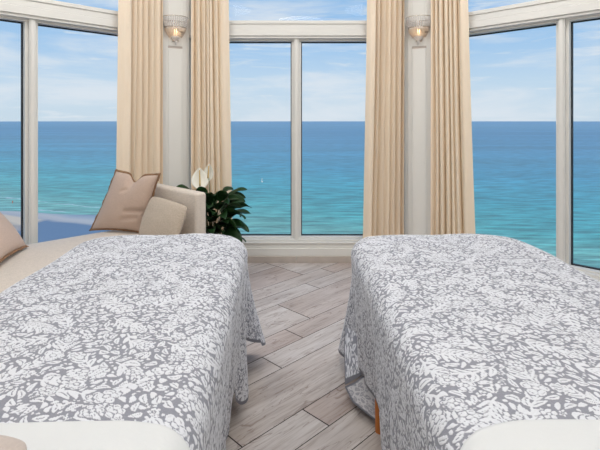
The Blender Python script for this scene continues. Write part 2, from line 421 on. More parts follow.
def grid_obj(name, P, mat, parent=None, colors=None, close_u=False, smooth=True):
    """P: (nu,nv,3) numpy array -> quad mesh."""
    nu, nv = P.shape[:2]
    idx = np.arange(nu*nv).reshape(nu, nv)
    if close_u: a = idx; b = np.roll(idx, -1, axis=0)
    else: a = idx[:-1]; b = idx[1:]
    F = np.stack([a[:, :-1], b[:, :-1], b[:, 1:], a[:, 1:]], -1).reshape(-1, 4)
    me = bpy.data.meshes.new(name)
    me.vertices.add(nu*nv); me.vertices.foreach_set('co', P.reshape(-1).astype(np.float32))
    me.loops.add(F.size); me.loops.foreach_set('vertex_index', F.reshape(-1).astype(np.int32))
    me.polygons.add(len(F)); me.polygons.foreach_set('loop_start', (np.arange(len(F))*4).astype(np.int32))
    me.update(calc_edges=True)
    if smooth: me.shade_smooth()
    if colors is not None:
        at = me.color_attributes.new('pattern', 'FLOAT_COLOR', 'POINT')
        at.data.foreach_set('color', colors.reshape(-1).astype(np.float32))
    me.materials.append(mat)
    o = bpy.data.objects.new(name, me); COL.objects.link(o)
    if parent: o.parent = parent
    return o

# ------------------------------------------------------------------ layout
LC = Vector((-1.38, 4.95)); RC = Vector((1.30, 4.95))      # corners of the middle bay (inner face line)
S2 = math.sqrt(.5); SIDE = 2.68
CEIL = 3.9
def add2(p, d, l): return Vector((p.x+d[0]*l, p.y+d[1]*l))
NWl = add2(LC, (-S2, -S2), SIDE); NEr = add2(RC, (S2, -S2), SIDE+.05)
Wl = add2(NWl, (0, -1), SIDE); Er = add2(NEr, (0, -1), SIDE)
SWl = add2(Wl, (S2, -S2), SIDE); SEr = add2(Er, (-S2, -S2), SIDE)
OCT = [LC, RC, NEr, Er, SEr, SWl, Wl, NWl]

# floor: diagonal planks, wide - narrow - narrow
def inside_clip(poly, pts):
    """Sutherland-Hodgman clip of convex polygon poly by convex (clockwise) polygon pts"""
    out = poly
    n = len(pts)
    for i in range(n):
        A, B = pts[i], pts[(i+1) % n]
        ex, ey = B.x-A.x, B.y-A.y
        def side(p): return -(ex*(p[1]-A.y)-ey*(p[0]-A.x))
        new = []
        for j in range(len(out)):
            p, q = out[j], out[(j+1) % len(out)]
            sp, sq = side(p), side(q)
            if sp >= 0: new.append(p)
            if sp*sq < 0:
                t = sp/(sp-sq); new.append((p[0]+(q[0]-p[0])*t, p[1]+(q[1]-p[1])*t))
        out = new
        if not out: return []
    return out

def build_floor():
    bm = bmesh.new(); cl = bm.loops.layers.float_color.new('plank')
    g = .0034
    known = {(-3.96): 3.575, (-4.225): 4.30, (-4.49): 4.89, (-3.44): 3.204, (-3.17): 2.681, (-2.38): 2.407, (-2.9): 1.85, (-2.12): 3.1, (-1.86): 2.2}
    c = -1.86-1.04*12 ; rows = []
    base = -1.86
    k = -12
    while k < 12:
        b = base+1.04*k
        rows += [(b, b+.52, 'w'), (b+.52, b+.78, 'n'), (b+.78, b+1.04, 'n')]
        k += 1
    # rows: [-2.90..-2.38 wide] pattern: wide begins at -2.9 = base-1.04
    rr = random.Random(3)
    for (c0, c1, t) in rows:
        key = min(known, key=lambda q: abs(q-c0))
        Lp = 1.2*math.sqrt(2)
        e0 = known[key] if abs(key-c0) < .05 else rr.uniform(0, Lp)
        e0 -= Lp*10
        for j in range(20):
            a, b = e0+j*Lp+g*1.4, e0+(j+1)*Lp-g*1.4
            quad = [((c0+g+a)/2, (a-c0-g)/2), ((c0+g+b)/2, (b-c0-g)/2), ((c1-g+b)/2, (b-c1+g)/2), ((c1-g+a)/2, (a-c1+g)/2)]
            pl = inside_clip(quad, OCT)
            v0, v1 = rr.random(), rr.random()
            if abs(c0+3.44) < .04 and abs(b-3.204) < .1: v0 = .02
            if len(pl) >= 3:
                try: f = bm.faces.new([bm.verts.new((x, y, 0)) for x, y in pl])
                except ValueError: continue
                for lp in f.loops: lp[cl] = (v0, v1, 0, 1)
    for f in bm.faces:
        f.normal_update()
        if f.normal.z < 0: f.normal_flip()
    o = link('floor', bm, M['floor'], world=True); tag(o, kind='structure')
    bm = bmesh.new(); poly_prism(bm, [(p.x, p.y) for p in OCT][::-1], -.25, -.0015)
    s = link('floor_slab', bm, M['grout'], o); return o
build_floor()

bm = bmesh.new(); poly_prism(bm, [(p.x, p.y) for p in OCT][::-1], CEIL, CEIL+.2)
tag(link('ceiling', bm, M['ceiling']), kind='structure')

# ------------------------------------------------------------------ window bays
def bay(i, A, B):
    """window bay from A to B seen from inside, left to right. local: x along, y outward, z up"""
    d = (B-A); L_ = d.length; ang = math.atan2(d.y, d.x)
    mid = (A+B)/2
    root = empty('window_%d' % i, (mid.x, mid.y, 0), ang); tag(root, kind='structure')
    h = L_/2
    # stepped curb under the glass
    bm = bmesh.new()
    box(bm, -h, h, -.065, .12, .065, .145, bevel=.004)
    box(bm, -h, h, -.045, .12, .145, .192, bevel=.003)
    box(bm, -h, h, -.055, .12, .192, .208, bevel=.004)
    box(bm, -h, h, -.02, .12, .208, .232, bevel=.003)
    link('sill', bm, M['frame'], root)
    # frame of the lower glass
    bm = bmesh.new()
    gz0, gz1 = .247, 2.364
    box(bm, -h, h, .025, .10, .232, gz0, bevel=.003)
    box(bm, -h, h, .025, .10, gz1, 2.39, bevel=.003)
    for sx in (-1, 1):
        x1 = sx*(h-.02); x0 = sx*(h-.20)
        box(bm, min(x0, x1), max(x0, x1), .025, .10, gz0, gz1, bevel=.003)
        # stile steps beside the middle post
        box(bm, min(sx*.022, sx*.052), max(sx*.022, sx*.052), .03, .10, gz0, gz1, bevel=.003)
        # transom jambs
        box(bm, min(sx*(h-.23), x1), max(sx*(h-.23), x1), .0, .10, 2.56, CEIL-.12, bevel=.003)
    link('frame', bm, M['frame'], root)
    bm = bmesh.new(); box(bm, -.026, .026, -.005, .10, .232, 2.40, bevel=.004)
    box(bm, -.016, .016, -.013, .0, .232, 2.40, bevel=.003)
    link('mullion', bm, M['frame'], root)
    # head rail
    bm = bmesh.new()
    box(bm, -h, h, -.03, .12, 2.385, 2.41, bevel=.004)
    box(bm, -h, h, -.045, .12, 2.41, 2.478, bevel=.004)
    box(bm, -h, h, -.04, .12, 2.478, 2.535, bevel=.003)
    box(bm, -h, h, -.05, .12, 2.535, 2.572, bevel=.004)
    link('head_rail', bm, M['frame'], root)
    bm = bmesh.new(); box(bm, -h, h, -.03, .12, CEIL-.12, CEIL-.002, bevel=.003)
    link('top_rail', bm, M['frame'], root)
    # black weather gasket on the outer reveal, and the panes
    for sx in (-1, 1):
        xa, xb = sorted((sx*.052, sx*(h-.20)))
        bm = bmesh.new(); e = .010
        box(bm, xa-.01, xa+e, .085, .115, gz0, gz1); box(bm, xb-e, xb+.01, .085, .115, gz0, gz1)
        box(bm, xa, xb, .085, .115, gz1-e, gz1+.01); box(bm, xa, xb, .085, .115, gz0-.01, gz0+e)
        link('gasket', bm, M['gasket'], root)
        bm = bmesh.new(); box(bm, xa-.005, xb+.005, .075, .083, gz0-.005, gz1+.005)
        link('glass_pane', bm, M['glass'], root)
    bm = bmesh.new(); box(bm, -h+.12, h-.12, .06, .068, 2.57, CEIL-.11)
    link('transom_pane', bm, M['glass'], root)
    # tile skirting with a joint in the middle
    bm = bmesh.new()
    box(bm, -h+.01, -.0015, -.09, .1, .0005, .065, bevel=.002); box(bm, .0015, h-.01, -.09, .1, .0005, .065, bevel=.002)
    link('tile_skirting', bm, M['tilebase'], root)
    return root
bay(1, NWl, LC); bay(2, LC, RC); bay(3, RC, NEr)

def solid(name, A, B):
    d = (B-A); ang = math.atan2(d.y, d.x); mid = (A+B)/2
    bm = bmesh.new(); h = d.length/2
    box(bm, -h, h, 0, .2, 0, CEIL)
    o = link(name, bm, M['wall']); o.location = (mid.x, mid.y, 0); o.rotation_euler = (0, 0, ang)
    tag(o, kind='structure')
    bm = bmesh.new(); box(bm, -h+.02, h-.02, -.015, .0, .001, .12, bevel=.003); link('baseboard', bm, M['frame'], o)
solid('wall_right', NEr, Er); solid('wall_back_right', Er, SEr); solid('wall_back', SEr, SWl)
solid('wall_back_left', SWl, Wl); solid('wall_left', Wl, NWl)

# corner pilasters
def pilaster(i, c, ang, dx=0):
    inward = Vector((math.sin(ang), -math.cos(ang)))
    root = empty('trim_%d' % i, (c.x+dx, c.y, 0), ang); tag(root, kind='structure')
    D = .125
    bm = bmesh.new()
    box(bm, -.125, .125, -D, .2, 0.001, CEIL-.001, bevel=.006)
    box(bm, -.148, .148, -D+.010, .2, 0.001, CEIL-.001, bevel=.004)
    box(bm, -.17, .17, -D-.012, .2, .001, .16, bevel=.005)
    link('pilaster', bm, M['frame'], root)
    bm = bmesh.new(); box(bm, -.072, .072, -D-.010, -D+.01, .20, 2.262, bevel=.005)
    link('pilaster_panel', bm, M['frame'], root)
    bm = bmesh.new(); box(bm, -.072, .072, -D-.006, -D+.01, 2.285, 3.75, bevel=.005)
    link('pilaster_upper_panel', bm, M['frame'], root)
    bm = bmesh.new(); box(bm, -.074, .074, -D-.003, -D+.01, 2.262, 2.285); link('gap_shade_strip', bm, M['tilebase'], root)  # grey strip paints the shade of the gap between the panels
    return (c.x+dx, c.y, ang, D)
pl = pilaster(1, LC, R(22.5), .02); pr = pilaster(2, RC, R(-22.5))
pilaster(3, NWl, R(67.5)); pilaster(4, NEr, R(-67.5))

# ------------------------------------------------------------------ wall sconces
def sconce(p, label):
    x, y, ang, D = p
    iw = Vector((math.sin(ang), -math.cos(ang)))
    root = empty('wall_sconce', (x+iw.x*(D+.007), y+iw.y*(D+.007), 2.27), ang)
    tag(root, label, 'wall lamp', 'crystal sconces on the pilasters')
    a0, a1 = math.pi, 2*math.pi           # the half circle bulging into the room (local -y)
    OUT = .95
    bm = bmesh.new(); box(bm, -.035, .035, -.012, 0, .06, .28, bevel=.004); box(bm, -.12, .12, -.008, 0, .272, .286, bevel=.003)
    link('back_plate', bm, M['metal'], root)
    bm = bmesh.new()
    for rr_, z in ((.132, .312), (.112, .205)):
        tube(bm, [(rr_*math.cos(a0+(a1-a0)*k/24), rr_*OUT*math.sin(a0+(a1-a0)*k/24), z) for k in range(25)], .004, 6)
    link('rim', bm, M['metal'], root, True)
    def beads(r0, z0, r1, z1, ns, nb, br, bulge=0):
        bm = bmesh.new()
        for s in range(ns):
            a = a0+(a1-a0)*(s+.5)/ns
            for b in range(nb):
                t = (b+.5)/nb
                r = r0+(r1-r0)*t+bulge*math.sin(math.pi*t); z = z0+(z1-z0)*t
                T = Matrix.Translation((r*math.cos(a), r*OUT*math.sin(a), z)) @ Matrix.Diagonal((1, 1, 1.35, 1))
                bmesh.ops.create_icosphere(bm, subdivisions=1, radius=br, matrix=T)
        return bm
    link('crystal_skirt', beads(.130, .306, .108, .205, 18, 6, .0078, .006), M['crystal'], root, True)
    # lower lit bowl: narrow crystal rods
    bm = bmesh.new()
    for s in range(18):
        a = a0+(a1-a0)*(s+.5)/18
        pts = []
        for k in range(6):
            t = k/5; r = .102*math.cos(t*1.05)**.8; z = .202-.098*t**1.0
            pts.append((r*math.cos(a), r*OUT*math.sin(a), z))
        tube(bm, pts, lambda t: .0092*(1-.45*t), 6)
    link('crystal_bowl', bm, M['crystal_low'], root, True)
    bm = bmesh.new()
    lathe(bm, [(0, .112), (.03, .108), (.05, .104), (.048, .098), (.034, .082), (.018, .07), (.012, .06), (.016, .052), (.010, .042), (.012, .034), (.006, .022), (0, .016)], 16)
    bmesh.ops.transform(bm, matrix=Matrix.Translation((0, -.052, 0)) @ Matrix.Diagonal((.95, .8, 1, 1)), verts=bm.verts)
    link('finial', bm, M['crystal'], root, True)
    bm = bmesh.new()
    lathe(bm, [(0, .120), (.008, .124), (.018, .145), (.020, .16), (.012, .18), (.004, .195), (0, .2)], 16)
    bmesh.ops.transform(bm, matrix=Matrix.Translation((0, -.05, 0)), verts=bm.verts)
    link('bulb', bm, M['bulb'], root, True)
sconce(pl, 'lit crystal sconce on the left white pilaster, above the sofa')
sconce(pr, 'lit crystal sconce on the right white pilaster, above the right treatment bed')

# ------------------------------------------------------------------ curtains
def curtain(A, ang, x_in, x_out_top, x_out_bot, seed, label, flip=1):
    """A: corner point; local x along wall, y outward. runs from x_in (pilaster side) to x_out"""
    rg = random.Random(seed)
    root = None
    nu, nv = 260, 70
    ks = [(rg.uniform(.55, 1.45)) for _ in range(6)]
    edges = [0]
    for k in ks: edges.append(edges[-1]+k)
    edges = [e/edges[-1]*.80 for e in edges]
    # fold phase: 9 folds in the inner 80 %, then a flat leading panel with one soft fold
    P = np.zeros((nu, nv, 3))
    for i in range(nu):
        u = i/(nu-1)
        if u < .80:
            j = max(q for q in range(len(edges)) if edges[q] <= u+1e-9); j = min(j, len(ks)-1)
            t = (u-edges[j])/(edges[j+1]-edges[j]); ph = 2*math.pi*(j+t); amp = .45+.75*((j*37+seed*13) % 10)/10
        else:
            t = (u-.80)/.20; ph = 0; amp = 0
        for q in range(nv):
            v = q/(nv-1); z = CEIL-.01-(CEIL-.02)*v
            xo = x_out_top+(x_out_bot-x_out_top)*max(0, (3.0-z)/3.0)**1.3
            w = mnoise.noise(Vector((u*4+seed, v*1.6, 3.1)))
            w2 = mnoise.noise(Vector((u*9+seed*2, v*3.1, 7.7)))
            if u < .80:
                w3 = mnoise.noise(Vector((u*1.8+seed*3.3, v*.9, 1.7)))
                yy = -math.cos(ph+2.4*w3*v)*(.040*amp)*(1+.25*w2)
                sh = math.sin(ph+2.4*w3*v+1.1)*.018*amp        # shears the folds over one another
            else:
                yy = -.030*amp_last*(1-t)**2-.014*math.sin(math.pi*t*1.3)+.004*w2; sh = 0
            if u < .80: amp_last = amp*(1 if abs(u-.8) < .3 else 1)
            x = x_in+(xo-x_in)*u+sh*(1-abs(2*u-1)**6)+.008*w*v
            P[i, q] = (x, yy+.012*w*v, z)
    o = grid_obj('curtain', P, M['curtain'])
    o.location = (A.x, A.y, 0); o.rotation_euler = (0, 0, ang)
    m = o.modifiers.new('thickness', 'SOLIDIFY'); m.thickness = .0025; m.offset = 0
    tag(o, label, 'curtain', 'cream curtains beside the pilasters')
    return o
off = .125
def inset(c, ang): return Vector((c.x+math.sin(ang)*off, c.y-math.cos(ang)*off))
curtain(inset(LC, R(45)), R(45), -.185, -.63, -.67, 1, 'cream curtain beside the left window, left of the left pilaster')
curtain(inset(LC, 0), 0, .245, .63, .68, 2, 'cream curtain hanging behind the peace lily, right of the left pilaster')
curtain(inset(RC, 0), 0, -.215, -.595, -.645, 3, 'cream curtain left of the right pilaster, right edge of the middle window')
curtain(inset(RC, R(-45)), R(-45), .20, .575, .675, 4, 'cream curtain right of the right pilaster, beside the right window')

# ------------------------------------------------------------------ floral pattern raster
def make_pattern(W=1.26, res=.0015, seed=11):
    """one repeat of the woven flower motif: 1 = white pile, 0 = grey ground (wraps at its edges)"""
    rg = np.random.RandomState(seed)
    n_ = int(W/res)
    img = np.zeros((n_, n_), np.float32)
    def stamp(cx, cy, R_, fn, ol=.0034, free=False):
        ix = np.arange(int((cx-R_)/res), int((cx+R_)/res)+1); iy = np.arange(int((cy-R_)/res), int((cy+R_)/res)+1)
        X, Y = np.meshgrid((ix+.5)*res-cx, (iy+.5)*res-cy)
        sd, hole = fn(X, Y)
        g = np.ix_(iy % n_, ix % n_); blk = img[g]
        if free and blk[sd < .0017].any(): return False
        blk[sd < ol] = 0
        blk[(sd < 0) & ~hole] = 1
        img[g] = blk
        return True
    def flower(s, rot, n):
        def fn(X, Y):
            r = np.hypot(X, Y); a = np.arctan2(Y, X)-rot
            lob = np.abs(np.cos(a*n/2))
            sd = r-s*(.60+.40*lob**.6)
            w = .0024/np.maximum(r, .004)
            hole = (np.abs(np.mod(a*n/(2*np.pi)+.5, 1)-.0) < w*n/6.28) & (r > s*.32) & (r < s)
            hole |= np.abs(r-s*.28) < .0016
            if s > .025: hole |= (np.abs(sd+s*.22) < .0013) & (lob > .55)
            return sd, hole
        return fn
    def leaf(l, w, rot, vein):
        c, s_ = math.cos(rot), math.sin(rot)
        def fn(X, Y):
            x = X*c+Y*s_; y = -X*s_+Y*c
            t = np.clip(x/l+.5, 0, 1)
            half = w*np.sin(np.pi*t**.8)**.8
            y2 = y-.14*l*np.sin(np.pi*t)
            sd = np.where((x > -l/2) & (x < l/2), np.abs(y2)-half, np.hypot(np.abs(x)-l/2, y2))
            hole = (np.abs(y2) < .0014) & (t > .12) & (t < .78) if vein else np.zeros_like(X, bool)
            return sd, hole
        return fn
    def lobed(s, rot):
        c, s_ = math.cos(rot), math.sin(rot)
        def fn(X, Y):
            x = X*c+Y*s_; y = -X*s_+Y*c
            t = np.clip(x/(2*s)+.5, 0, 1)
            half = s*.62*np.sin(np.pi*t)**.7*(1+.25*np.sin(t*24))
            sd = np.where(np.abs(x) < s, np.abs(y)-half, np.hypot(np.abs(x)-s, y))
            hole = (np.abs(np.abs(y)-half*.5) < .0015) & (t > .2) & (t < .8)
            hole |= (np.abs(y) < .0015) & (t > .35) & (t < .9)
            return sd, hole
        return fn
    disc = lambda s: (lambda X, Y: (np.hypot(X, Y)-s, np.zeros_like(X, bool)))
    A = W*W
    def blob(s, rot):
        def fn(X, Y):
            r = np.hypot(X, Y); a = np.arctan2(Y, X)-rot
            return r-s*(1+.22*np.cos(2*a)+.14*np.cos(3*a+1)), np.abs(r-s*.45) < (.0014 if s > .011 else -1)
        return fn
    def spray(x, y, a, L_, bend):
        """a curved stalk with paired leaves and a head, outlined in grey"""
        n = int(L_/.004); pts = []
        for q in range(n):
            pts.append((x, y, a)); x += .004*math.cos(a); y += .004*math.sin(a); a += bend*.004
        for x_, y_, _a in pts: stamp(x_, y_, .012, disc(.0030), .0052)
        k_ = rg.choice([3, 4, 5]); pr = pts[5::max(6, n//k_)]
        for x_, y_, a_ in pr:
            l = rg.uniform(.036, .055)
            for sgn in (-1, 1):
                aa = a_+sgn*rg.uniform(.55, .8)
                stamp(x_+math.cos(aa)*l*.54, y_+math.sin(aa)*l*.54, .038, leaf(l, l*rg.uniform(.20, .27), aa, l > .042), .0032)
        for x_, y_, _a in pts: stamp(x_, y_, .006, disc(.0030), 0)
        hs = rg.uniform(.024, .036)
        stamp(x+hs*.7*math.cos(a), y+hs*.7*math.sin(a), .05, (lobed(hs, a) if rg.rand() < .45 else flower(hs, a, rg.choice([5, 5, 6]))), .0036)
    # sprays spread over a jittered lattice so the field is even, as in a woven repeat
    g_ = 10
    order = [(i, j) for i in range(g_) for j in range(g_)]; rg.shuffle(order)
    for i, j in order:
        spray((i+rg.rand())*W/g_, (j+rg.rand())*W/g_, rg.rand()*6.28, rg.uniform(.07, .16), rg.uniform(-9, 9))
    g_ = 13
    order = [(i, j) for i in range(g_) for j in range(g_)]; rg.shuffle(order)
    for i, j in order:
        if rg.rand() < .45: continue
        s = rg.choice([.016, .021, .027])
        stamp((i+rg.rand())*W/g_, (j+rg.rand())*W/g_, .04, flower(s, rg.rand()*6.28, rg.choice([5, 5, 6, 8])), .0032)
    for l, w_, cnt in ((.040, .0095, 3000), (.028, .0072, 6000)):
        for _ in range(int(A*cnt)):
            stamp(rg.rand()*W, rg.rand()*W, l*.7, leaf(l, w_, rg.rand()*6.28, l > .035), 0, True)
    for _ in range(int(A*4000)):
        s = rg.choice([.011, .014]); stamp(rg.rand()*W, rg.rand()*W, .02, flower(s, rg.rand()*6.28, 5), 0, True)
    for lo, hi, cnt in ((.0045, .007, 8000), (.0035, .0055, 10000)):
        for _ in range(int(A*cnt)):
            l = rg.uniform(lo, hi)
            stamp(rg.rand()*W, rg.rand()*W, l*1.6, leaf(l*3, l*.72, rg.rand()*6.28, False) if rg.rand() < .6 else disc(l), 0, True)
    # let the weave wander a little so no motif is ruler-drawn
    yy, xx = np.mgrid[0:n_, 0:n_]
    f = 2*np.pi/n_
    dx = 3*np.sin(f*(9*yy+4*xx)+1)+1.6*np.sin(f*(19*yy-7*xx))
    dy = 3*np.sin(f*(8*xx-5*yy)+2)+1.6*np.sin(f*(17*xx+6*yy)+4)
    img = img[np.round(yy+dy).astype(int) % n_, np.round(xx+dx).astype(int) % n_]
    k = img*4
    for d_, ax in ((1, 0), (-1, 0), (1, 1), (-1, 1)): k += np.roll(img, d_, ax)
    print('pattern cover', img.mean())
    return k/8, res

PAT = make_pattern()
def sample(U, V):
    img, res = PAT; n = img.shape[0]
    x = U/res-.5; y = V/res-.5
    i0, j0 = np.floor(x).astype(int), np.floor(y).astype(int); fx, fy = x-i0, y-j0
    i, j = i0 % n, j0 % n; i1, j1 = (i+1) % n, (j+1) % n
    return (img[j, i]*(1-fx)*(1-fy)+img[j, i1]*fx*(1-fy)+img[j1, i]*(1-fx)*fy+img[j1, i1]*fx*fy)

# ------------------------------------------------------------------ treatment beds
TOP = .815
def blanket(root, hw, y0, y1, cr, inner, bumps, hem_fn, name_label, uoff):
    """hw: half width at the outermost roll; local frame: x across, y along. inner: +1 if the aisle side is +x"""
    r = .085
    hx = hw-r; ya, yb = y0+r, y1-r       # core rectangle (top flat area)
    step = .0037
    # boundary samples of the rounded rectangle core
    pts = []
    def seg(ax, ay, bx, by, nx_, ny_):
        L_ = math.hypot(bx-ax, by-ay); n = max(1, int(L_/step))
        for k in range(n): t = k/n; pts.append((ax+(bx-ax)*t, ay+(by-ay)*t, nx_, ny_))
    def arc(cx, cy, a0, a1):
        n = int(abs(a1-a0)*(cr+.25)/step)
        for k in range(n):
            a = a0+(a1-a0)*k/n; pts.append((cx+cr*math.cos(a), cy+cr*math.sin(a), math.cos(a), math.sin(a)))
    seg(hx, ya+cr, hx, yb-cr, 1, 0); arc(hx-cr, yb-cr, 0, math.pi/2)
    seg(hx-cr, yb, -hx+cr, yb, 0, 1); arc(-hx+cr, yb-cr, math.pi/2, math.pi)
    seg(-hx, yb-cr, -hx, ya+cr, -1, 0); arc(-hx+cr, ya+cr, math.pi, 1.5*math.pi)
    seg(-hx+cr, ya, hx-cr, ya, 0, -1); arc(hx-cr, ya+cr, 1.5*math.pi, 2*math.pi)
    B = np.array(pts); n = len(B)
    bx, by, nx_, ny_ = B[:, 0], B[:, 1], B[:, 2], B[:, 3]
    # spine
    sy = np.clip(by, ya+hx, yb-hx); sx = np.zeros_like(bx)
    # --- top rings
    NT = int(hx/step)
    t = np.linspace(0, 1, NT)[None, :]
    X = sx[:, None]+(bx-sx)[:, None]*t; Y = sy[:, None]+(by-sy)[:, None]*t
    # soft crown, and a body-warm dip along the length
    ez = np.minimum(1, np.minimum((hx-np.abs(X)), np.minimum(Y-ya, yb-Y))/.25)
    Z = TOP-.010*(1-np.clip(ez, 0, 1))**2
    nz = np.array([[0.]])
    lump = .003*np.sin(X*9+uoff)*np.sin(Y*6.3+1)+.0025*np.sin(X*17+Y*11)
    Z = Z+lump
    U, V = X.copy(), Y.copy()
    HEM = np.zeros_like(X)
    # --- skirt
    D = np.array([hem_fn(a, b, c, d) for a, b, c, d in pts])      # cloth length beyond the core per sample
    NS = int(.78/step)
    q = np.linspace(0, 1, NS+1)[None, 1:]
    d = D[:, None]*q
    qa = r*math.pi/2
    th = np.minimum(d, qa)/r
    dp = np.maximum(d-qa, 0)
    out = r*np.sin(th); down = r*(1-np.cos(th))
    w = np.clip(dp/.60, 0, 1.2)
    # folds: named bumps (centre position along y on aisle side etc.) plus small ones
    s = np.cumsum(np.full(n, step))
    F = np.zeros(n); Tn = np.zeros(n)
    for (px, py, amp, sig, tan) in bumps:
        dist2 = (bx+nx_*.05-px)**2+(by+ny_*.05-py)**2
        F += amp*np.exp(-dist2/(2*sig*sig)); Tn += tan*np.exp(-dist2/(2*(sig*1.3)**2))
    per = 2*np.pi*np.round(n*step/.36)/(n*step)
    small = .010*np.sin(s*per+.7)+.006*np.sin(s*per*2.0+2)
    lean = -.03
    out = out+dp*lean+(F[:, None]+small[:, None])*w**1.25
    drop = down+dp*np.sqrt(np.clip(1-(np.abs(F[:, None])*1.2)**2, .6, 1))
    SX = bx[:, None]+nx_[:, None]*out-ny_[:, None]*Tn[:, None]*w**1.2
    SY = by[:, None]+ny_[:, None]*out+nx_[:, None]*Tn[:, None]*w**1.2
    Zb = Z[:, -1:]
    SZ = np.maximum(Zb-drop, .012)
    SU = bx[:, None]+nx_[:, None]*d; SV = by[:, None]+ny_[:, None]*d
    SH = (D[:, None]-d < .017).astype(float)
    PX = np.concatenate([X, SX], 1); PY = np.concatenate([Y, SY], 1); PZ = np.concatenate([Z, SZ], 1)
    UU = np.concatenate([U, SU], 1); VV = np.concatenate([V, SV], 1); HH = np.concatenate([HEM, SH], 1)
    pat = sample(UU+uoff*1.7, VV+uoff)
    # raised pile: push white motif out 1.6 mm along the rough normal
    nzt = np.concatenate([np.ones_like(X), np.cos(th)], 1); nrt = np.concatenate([np.zeros_like(X), np.sin(th)], 1)
    e = .0018*pat*(1-HH)
    PX = PX+e*nrt*nx_[:, None]; PY = PY+e*nrt*ny_[:, None]; PZ = PZ+e*nzt
    P = np.stack([PX, PY, PZ], -1)
    C = np.stack([pat, HH, np.zeros_like(pat), np.ones_like(pat)], -1)
    # orientation: outward normals
    o = grid_obj('floral_blanket', P[::-1], M['blanket'], None, C[::-1], close_u=True)
    o.location = root.location.copy(); o.rotation_euler = root.rotation_euler.copy()
    tag(o, name_label, 'blanket', 'floral blankets on the treatment beds')
    return r

def bed(cx, rot, hw, y0, y1, leglist, lab):
    """cx at Y=1.8; root sits on floor at the bed centre"""
    root = empty('treatment_bed', (cx, 1.8, 0), rot)
    tag(root, lab, 'massage table')
    bm = bmesh.new(); box(bm, -hw+.10, hw-.10, y0+.10, y1-.10, TOP-.16, TOP-.022, bevel=.05, seg=4)
    link('pad', bm, M['pad'], root, True)
    bm = bmesh.new()
    box(bm, -hw+.10, hw-.10, y0+.14, y0+.18, TOP-.24, TOP-.16, bevel=.004); box(bm, -hw+.10, hw-.10, y1-.18, y1-.14, TOP-.24, TOP-.16, bevel=.004)
    box(bm, -hw+.10, -hw+.13, y0+.14, y1-.14, TOP-.24, TOP-.16, bevel=.004); box(bm, hw-.13, hw-.10, y0+.14, y1-.14, TOP-.24, TOP-.16, bevel=.004)
    link('rail', bm, M['tablewood'], root)
    for (lx, ly) in leglist:
        bm = bmesh.new()
        t = bmesh.ops.create_cone(bm, cap_ends=True, segments=20, radius1=.022, radius2=.030, depth=TOP-.165)
        bmesh.ops.transform(bm, matrix=Matrix.Translation((lx, ly, (TOP-.165)/2)), verts=bm.verts)
        link('leg', bm, M['tablewood'], root, False)
    return root

# left bed
HWL = .498; Y0, Y1 = -1.12, 1.085
bl = bed(-.764, R(2.6), HWL, Y0, Y1, [(sx*.36, sy) for sx in (-1, 1) for sy in (-.8, .5)],
         'wooden treatment bed hidden under the blanket beside the sofa')
def hemL(x, y, nx_, ny_):
    base = .755
    if nx_ > .5: base += .02*math.exp(-((y-.52)/.05)**2)-.16*math.exp(-((y-.80)/.08)**2)-.12*math.exp(-((y-.37)/.08)**2)
    return base+.012*math.sin(y*5)+(.02 if ny_ > .3 and nx_ > .3 else 0)
blanket(bl, HWL, Y0, Y1, .17, 1,
        [(.43, .99, .19, .10, .0), (.455, .80, -.06, .05, 0), (.455, .54, .05, .05, -.03), (-.43, 1.0, .1, .09, 0), (.455, .15, -.04, .2, 0)],
        hemL, 'grey and white floral blanket draped over the bed beside the sofa', .0)
# right bed
HWR = .53
br = bed(.838, R(1.0), HWR, Y0, Y1, [(-.445, .43), (.40, .43), (-.40, -.8), (.40, -.8)],
         'treatment bed on orange wooden legs under the blanket on the right')
def hemR(x, y, nx_, ny_):
    base = .765
    if nx_ < -.5: base -= .075*math.exp(-((y-.62)/.22)**4)
    if ny_ > .2 and nx_ < -.1: base += .01
    if nx_ < -.5 and y < .55: base -= .06*min(1, (.55-y)/.15)
    return base+.010*math.sin(y*6+1)
blanket(br, HWR, Y0, Y1, .17, -1,
        [(-.46, 1.0, .155, .08, .0), (-.495, .83, -.07, .06, 0), (.47, 1.0, .1, .09, 0), (-.495, .3, -.06, .15, 0)],
        hemR, 'grey and white floral blanket draped over the bed right of the aisle', .16)

# the loose corner of the right blanket, hanging below its side hem and turned over on itself
def patch(name, rows, parent, label, reverse):
    """smooth quad sheet through a small net of world points, with the woven pattern and a dark hem on the last row / first column"""
    net = np.array(rows, float); a, b = net.shape[:2]; m = 60
    def interp(arr, n, ax):
        k = arr.shape[ax]; t = np.linspace(0, k-1, n); i = np.minimum(t.astype(int), k-2); f = t-i
        f = f*f*(3-2*f)*.35+f*.65
        A = np.take(arr, i, ax); B = np.take(arr, i+1, ax); sh = [1]*arr.ndim; sh[ax] = n; f = f.reshape(sh)
        return A*(1-f)+B*f
    P = interp(interp(net, m, 0), m, 1)
    u, v = np.meshgrid(np.linspace(0, .17, m), np.linspace(0, .16, m))
    H = ((v > .16-.014) | (u < .012)).astype(float)
    pat = sample(u+.3, v+.5)
    C = np.stack([pat, H, H*0, H*0+1], -1)
    if reverse: P = P[::-1]; C = C[::-1]
    M_ = np.linalg.inv(np.array(parent.matrix_basis)); P = P @ M_[:3, :3].T+M_[:3, 3]
    o = grid_obj(name, P, M['blanket'], parent, C)
    o['label'] = label
    return o
rb = [o for o in COL.objects if o.name.startswith('floral_blanket')][-1]
patch('loose_corner', [[(.275, 2.80, .30), (.315, 2.72, .30), (.365, 2.66, .30)], [(.255, 2.66, .20), (.29, 2.62, .20), (.345, 2.58, .20)], [(.240, 2.46, .088), (.285, 2.49, .095), (.335, 2.50, .118)]], rb, 'loose lower corner of the blanket', False)
